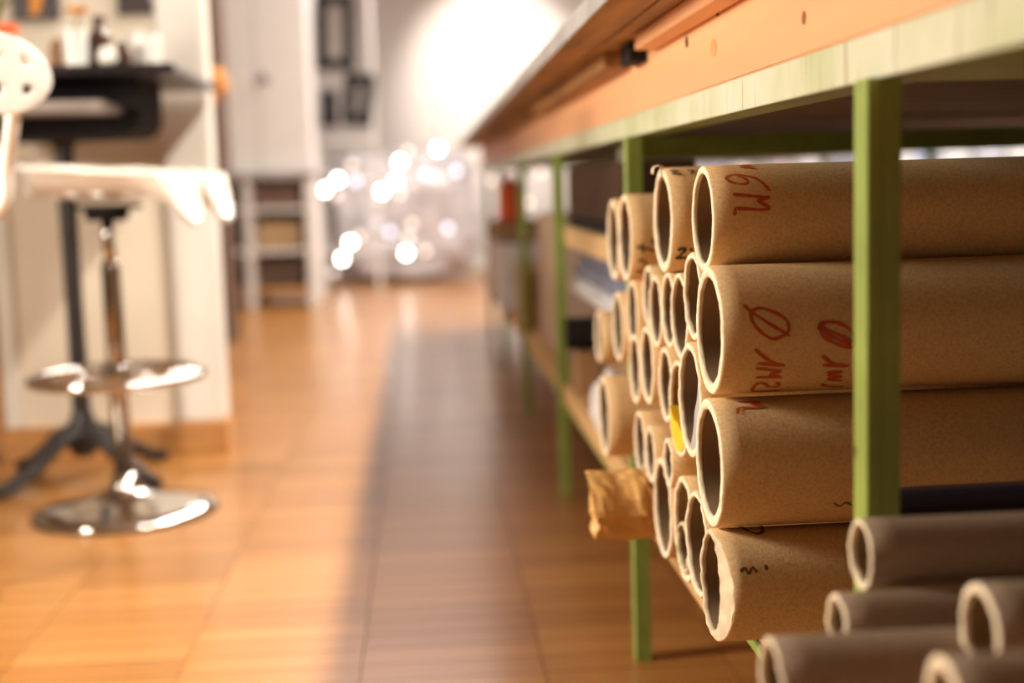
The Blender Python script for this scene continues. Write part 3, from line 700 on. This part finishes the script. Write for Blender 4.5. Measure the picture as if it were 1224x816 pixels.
# black folding chairs hung on a grey column
st_ = empty('wall_column', 'grey column between the cupboard and the far wall', 'column', (-.6, 11.9, 0)); 
o = bx('shaft', white_far, st_, -1.35, -.95, 12.0, 12.6, 0, ZC, .01); o.location = (.6, -11.9, 0)
def frame_thing(label, x0, x1, z0, z1, Y, t, lean=0):
    r = bpy.data.objects.new('black_frame', None); C.objects.link(r); r['label'] = label; r.parent = rk; r.location = Vector(((x0+x1)/2, Y, z0))-Vector((-.6, 10.6, 0))
    w, h = (x1-x0)/2, z1-z0
    for a in ((-w, -w+t, 0, h), (w-t, w, 0, h)): bx('upright', black_matt, r, a[0], a[1], -.015, .015, a[2], a[3], .004)
    for z in (0, h-t): bx('cross_rail', black_matt, r, -w+t, w-t, -.015, .015, z, z+t, .004)
    r.rotation_euler = (0, lean, 0); return r
# shelf that carries the frames
rk = empty('frame_rack', 'pale upright rack carrying the black frames', 'rack', (-.6, 10.6, 0))
for x in (-.80, -.36): o = bx('upright', white_far, rk, x, x+.03, 10.62, 10.66, 0, 2.3, .002); o.location = (.6, -10.6, 0)
for z in (.3, .9, 1.16, 1.60): o = bx('cross_rail', white_far, rk, -.80, -.33, 10.60, 10.64, z, z+.03, .002); o.location = (.6, -10.6, 0)
a, b = atY(378, 84, 10.5), atY(420, 2, 10.5)
frame_thing('large black frame standing high beside the white cupboard', a.x, b.x, a.z, b.z+.06, 10.5, .085, .03)
a, b = atY(384, 152, 10.5), atY(402, 108, 10.5)
frame_thing('small narrow black frame below the large black frame', a.x, b.x, a.z, b.z, 10.52, .06)
a, b = atY(408, 150, 10.5), atY(440, 86, 10.5)
frame_thing('black frame overlapping the lower right of the large one', a.x, b.x, a.z, b.z, 10.56, .09, .12)
# ------------------------------------------------------------------ cloudy plastic bundle and string lights at the end of the aisle
bm = bmesh.new(); bmesh.ops.create_icosphere(bm, subdivisions=6, radius=1)
for v in bm.verts:
    c = v.co.copy(); q = Vector((math.copysign(abs(c.x)**.45, c.x), math.copysign(abs(c.y)**.5, c.y), math.copysign(abs(c.z)**.45, c.z)))
    nn = noise.noise(c*3.1)*.16+abs(noise.noise(c*8))*.12
    v.co = Vector((q.x*.58*(1+nn), q.y*.4*(1+nn), q.z*.52*(1+nn*.7)))
zm = min(v.co.z for v in bm.verts)
for v in bm.verts: v.co.z -= zm
o = link('plastic_bundle', bm, plastic_wrap, smooth=True); o.location = (-.17, 11.6, 0)
tag(o, 'big bundle wrapped in cloudy crumpled plastic at the end of the aisle', 'bundle')
BL = dict(B=[(625, 195), (470, 250), (453, 328), (395, 370), (217, 322), (165, 363), (495, 620), (268, 577), (235, 643)],
          M=[(500, 208), (272, 262), (210, 385), (140, 400), (380, 405), (470, 378), (517, 502), (503, 555), (575, 615), (305, 550), (200, 700), (615, 310), (125, 315), (840, 325), (1040, 290), (992, 415)],
          K=[(575, 303), (700, 288), (430, 535), (665, 520), (290, 330), (380, 500)])
pts = []
for k, v in BL.items():
    for x, y in v: pts.append((atY(340+x*.294, 120+y*.294, 10.9), k))
strings = [[q for q in pts if q[0].x < -.42], [q for q in pts if -.42 <= q[0].x < .16], [q for q in pts if q[0].x >= .16]]
labs = ['string of lit bulbs hanging at the left of the plastic bundle', 'string of lit bulbs hanging across the middle of the plastic bundle', 'string of lit bulbs hanging at the right of the bundle beside the bench end']
bms = {}
for k in 'BMK':
    b = bmesh.new(); bmesh.ops.create_uvsphere(b, u_segments=14, v_segments=10, radius={'B': .029, 'M': .028, 'K': .032}[k])
    me = bpy.data.meshes.new('bulb'); b.to_mesh(me); b.free(); me.materials.append({'B': bulb_m, 'M': bulb_dim, 'K': bulb_blue}[k]); bms[k] = me
for qs, lab in zip(strings, labs):
    qs.sort(key=lambda q: -q[0].z)
    r = empty('string_lights', lab, 'string lights', qs[0][0], 0, 'string lights')
    o0 = qs[0][0]
    for p, k in qs:
        o = bpy.data.objects.new('bulb', bms[k]); C.objects.link(o); o.parent = r; o.location = p-o0
    bm = bmesh.new(); sweep(bm, [(0, .02, ZC-o0.z)]+[p-o0+Vector((0, .03, .01)) for p, k in qs], .003, 6); link('wire', bm, black_matt, r)
# ------------------------------------------------------------------ far right: counter with bright goods (seen through the bench)
ct = empty('counter', 'long white counter against the far wall behind the bench', 'counter', (3.6, 12.3, 0))
for nm, a in (('top', (1.6, 6.2, 11.9, 12.7, .70, .74)), ('front_panel', (1.65, 6.15, 11.95, 11.98, 0, .70)), ('side_panel', (1.65, 1.68, 11.98, 12.65, 0, .70)), ('side_panel', (6.12, 6.15, 11.98, 12.65, 0, .70))):
    o = bx(nm, white_far, ct, *a, .002); o.location = (-3.6, -12.3, 0)
cols = [(ceramic, 'white'), (mat('pale_blue', (.45, .52, .66), .5), 'pale blue'), (blue_m, 'deep blue'), (mat('silver_box', (.60, .60, .64), .3), 'silver grey'), (mat('pale_pink', (.7, .55, .55), .5), 'pale pink')]
x = 1.75; k = 0; order = [0, 3, 0, 1, 0, 4, 0, 2, 3, 0, 1, 0, 3, 0, 0, 1]
names = ['first', 'second', 'third', 'fourth', 'fifth', 'sixth', 'seventh', 'eighth', 'ninth', 'tenth', 'eleventh', 'twelfth', 'thirteenth', 'fourteenth', 'fifteenth', 'sixteenth']
while x < 5.9 and k < 16:
    w_ = random.uniform(.15, .3); m, cn = cols[order[k]]
    tag(bx('storage_tin', m, None, x, x+w_, 12.05, 12.35, .7405, .74+random.uniform(.14, .42), .02), f'{cn} tin on the far counter, {names[k]} from the left', 'tin', 'tins on the far counter')
    x += w_+random.uniform(.02, .08); k += 1
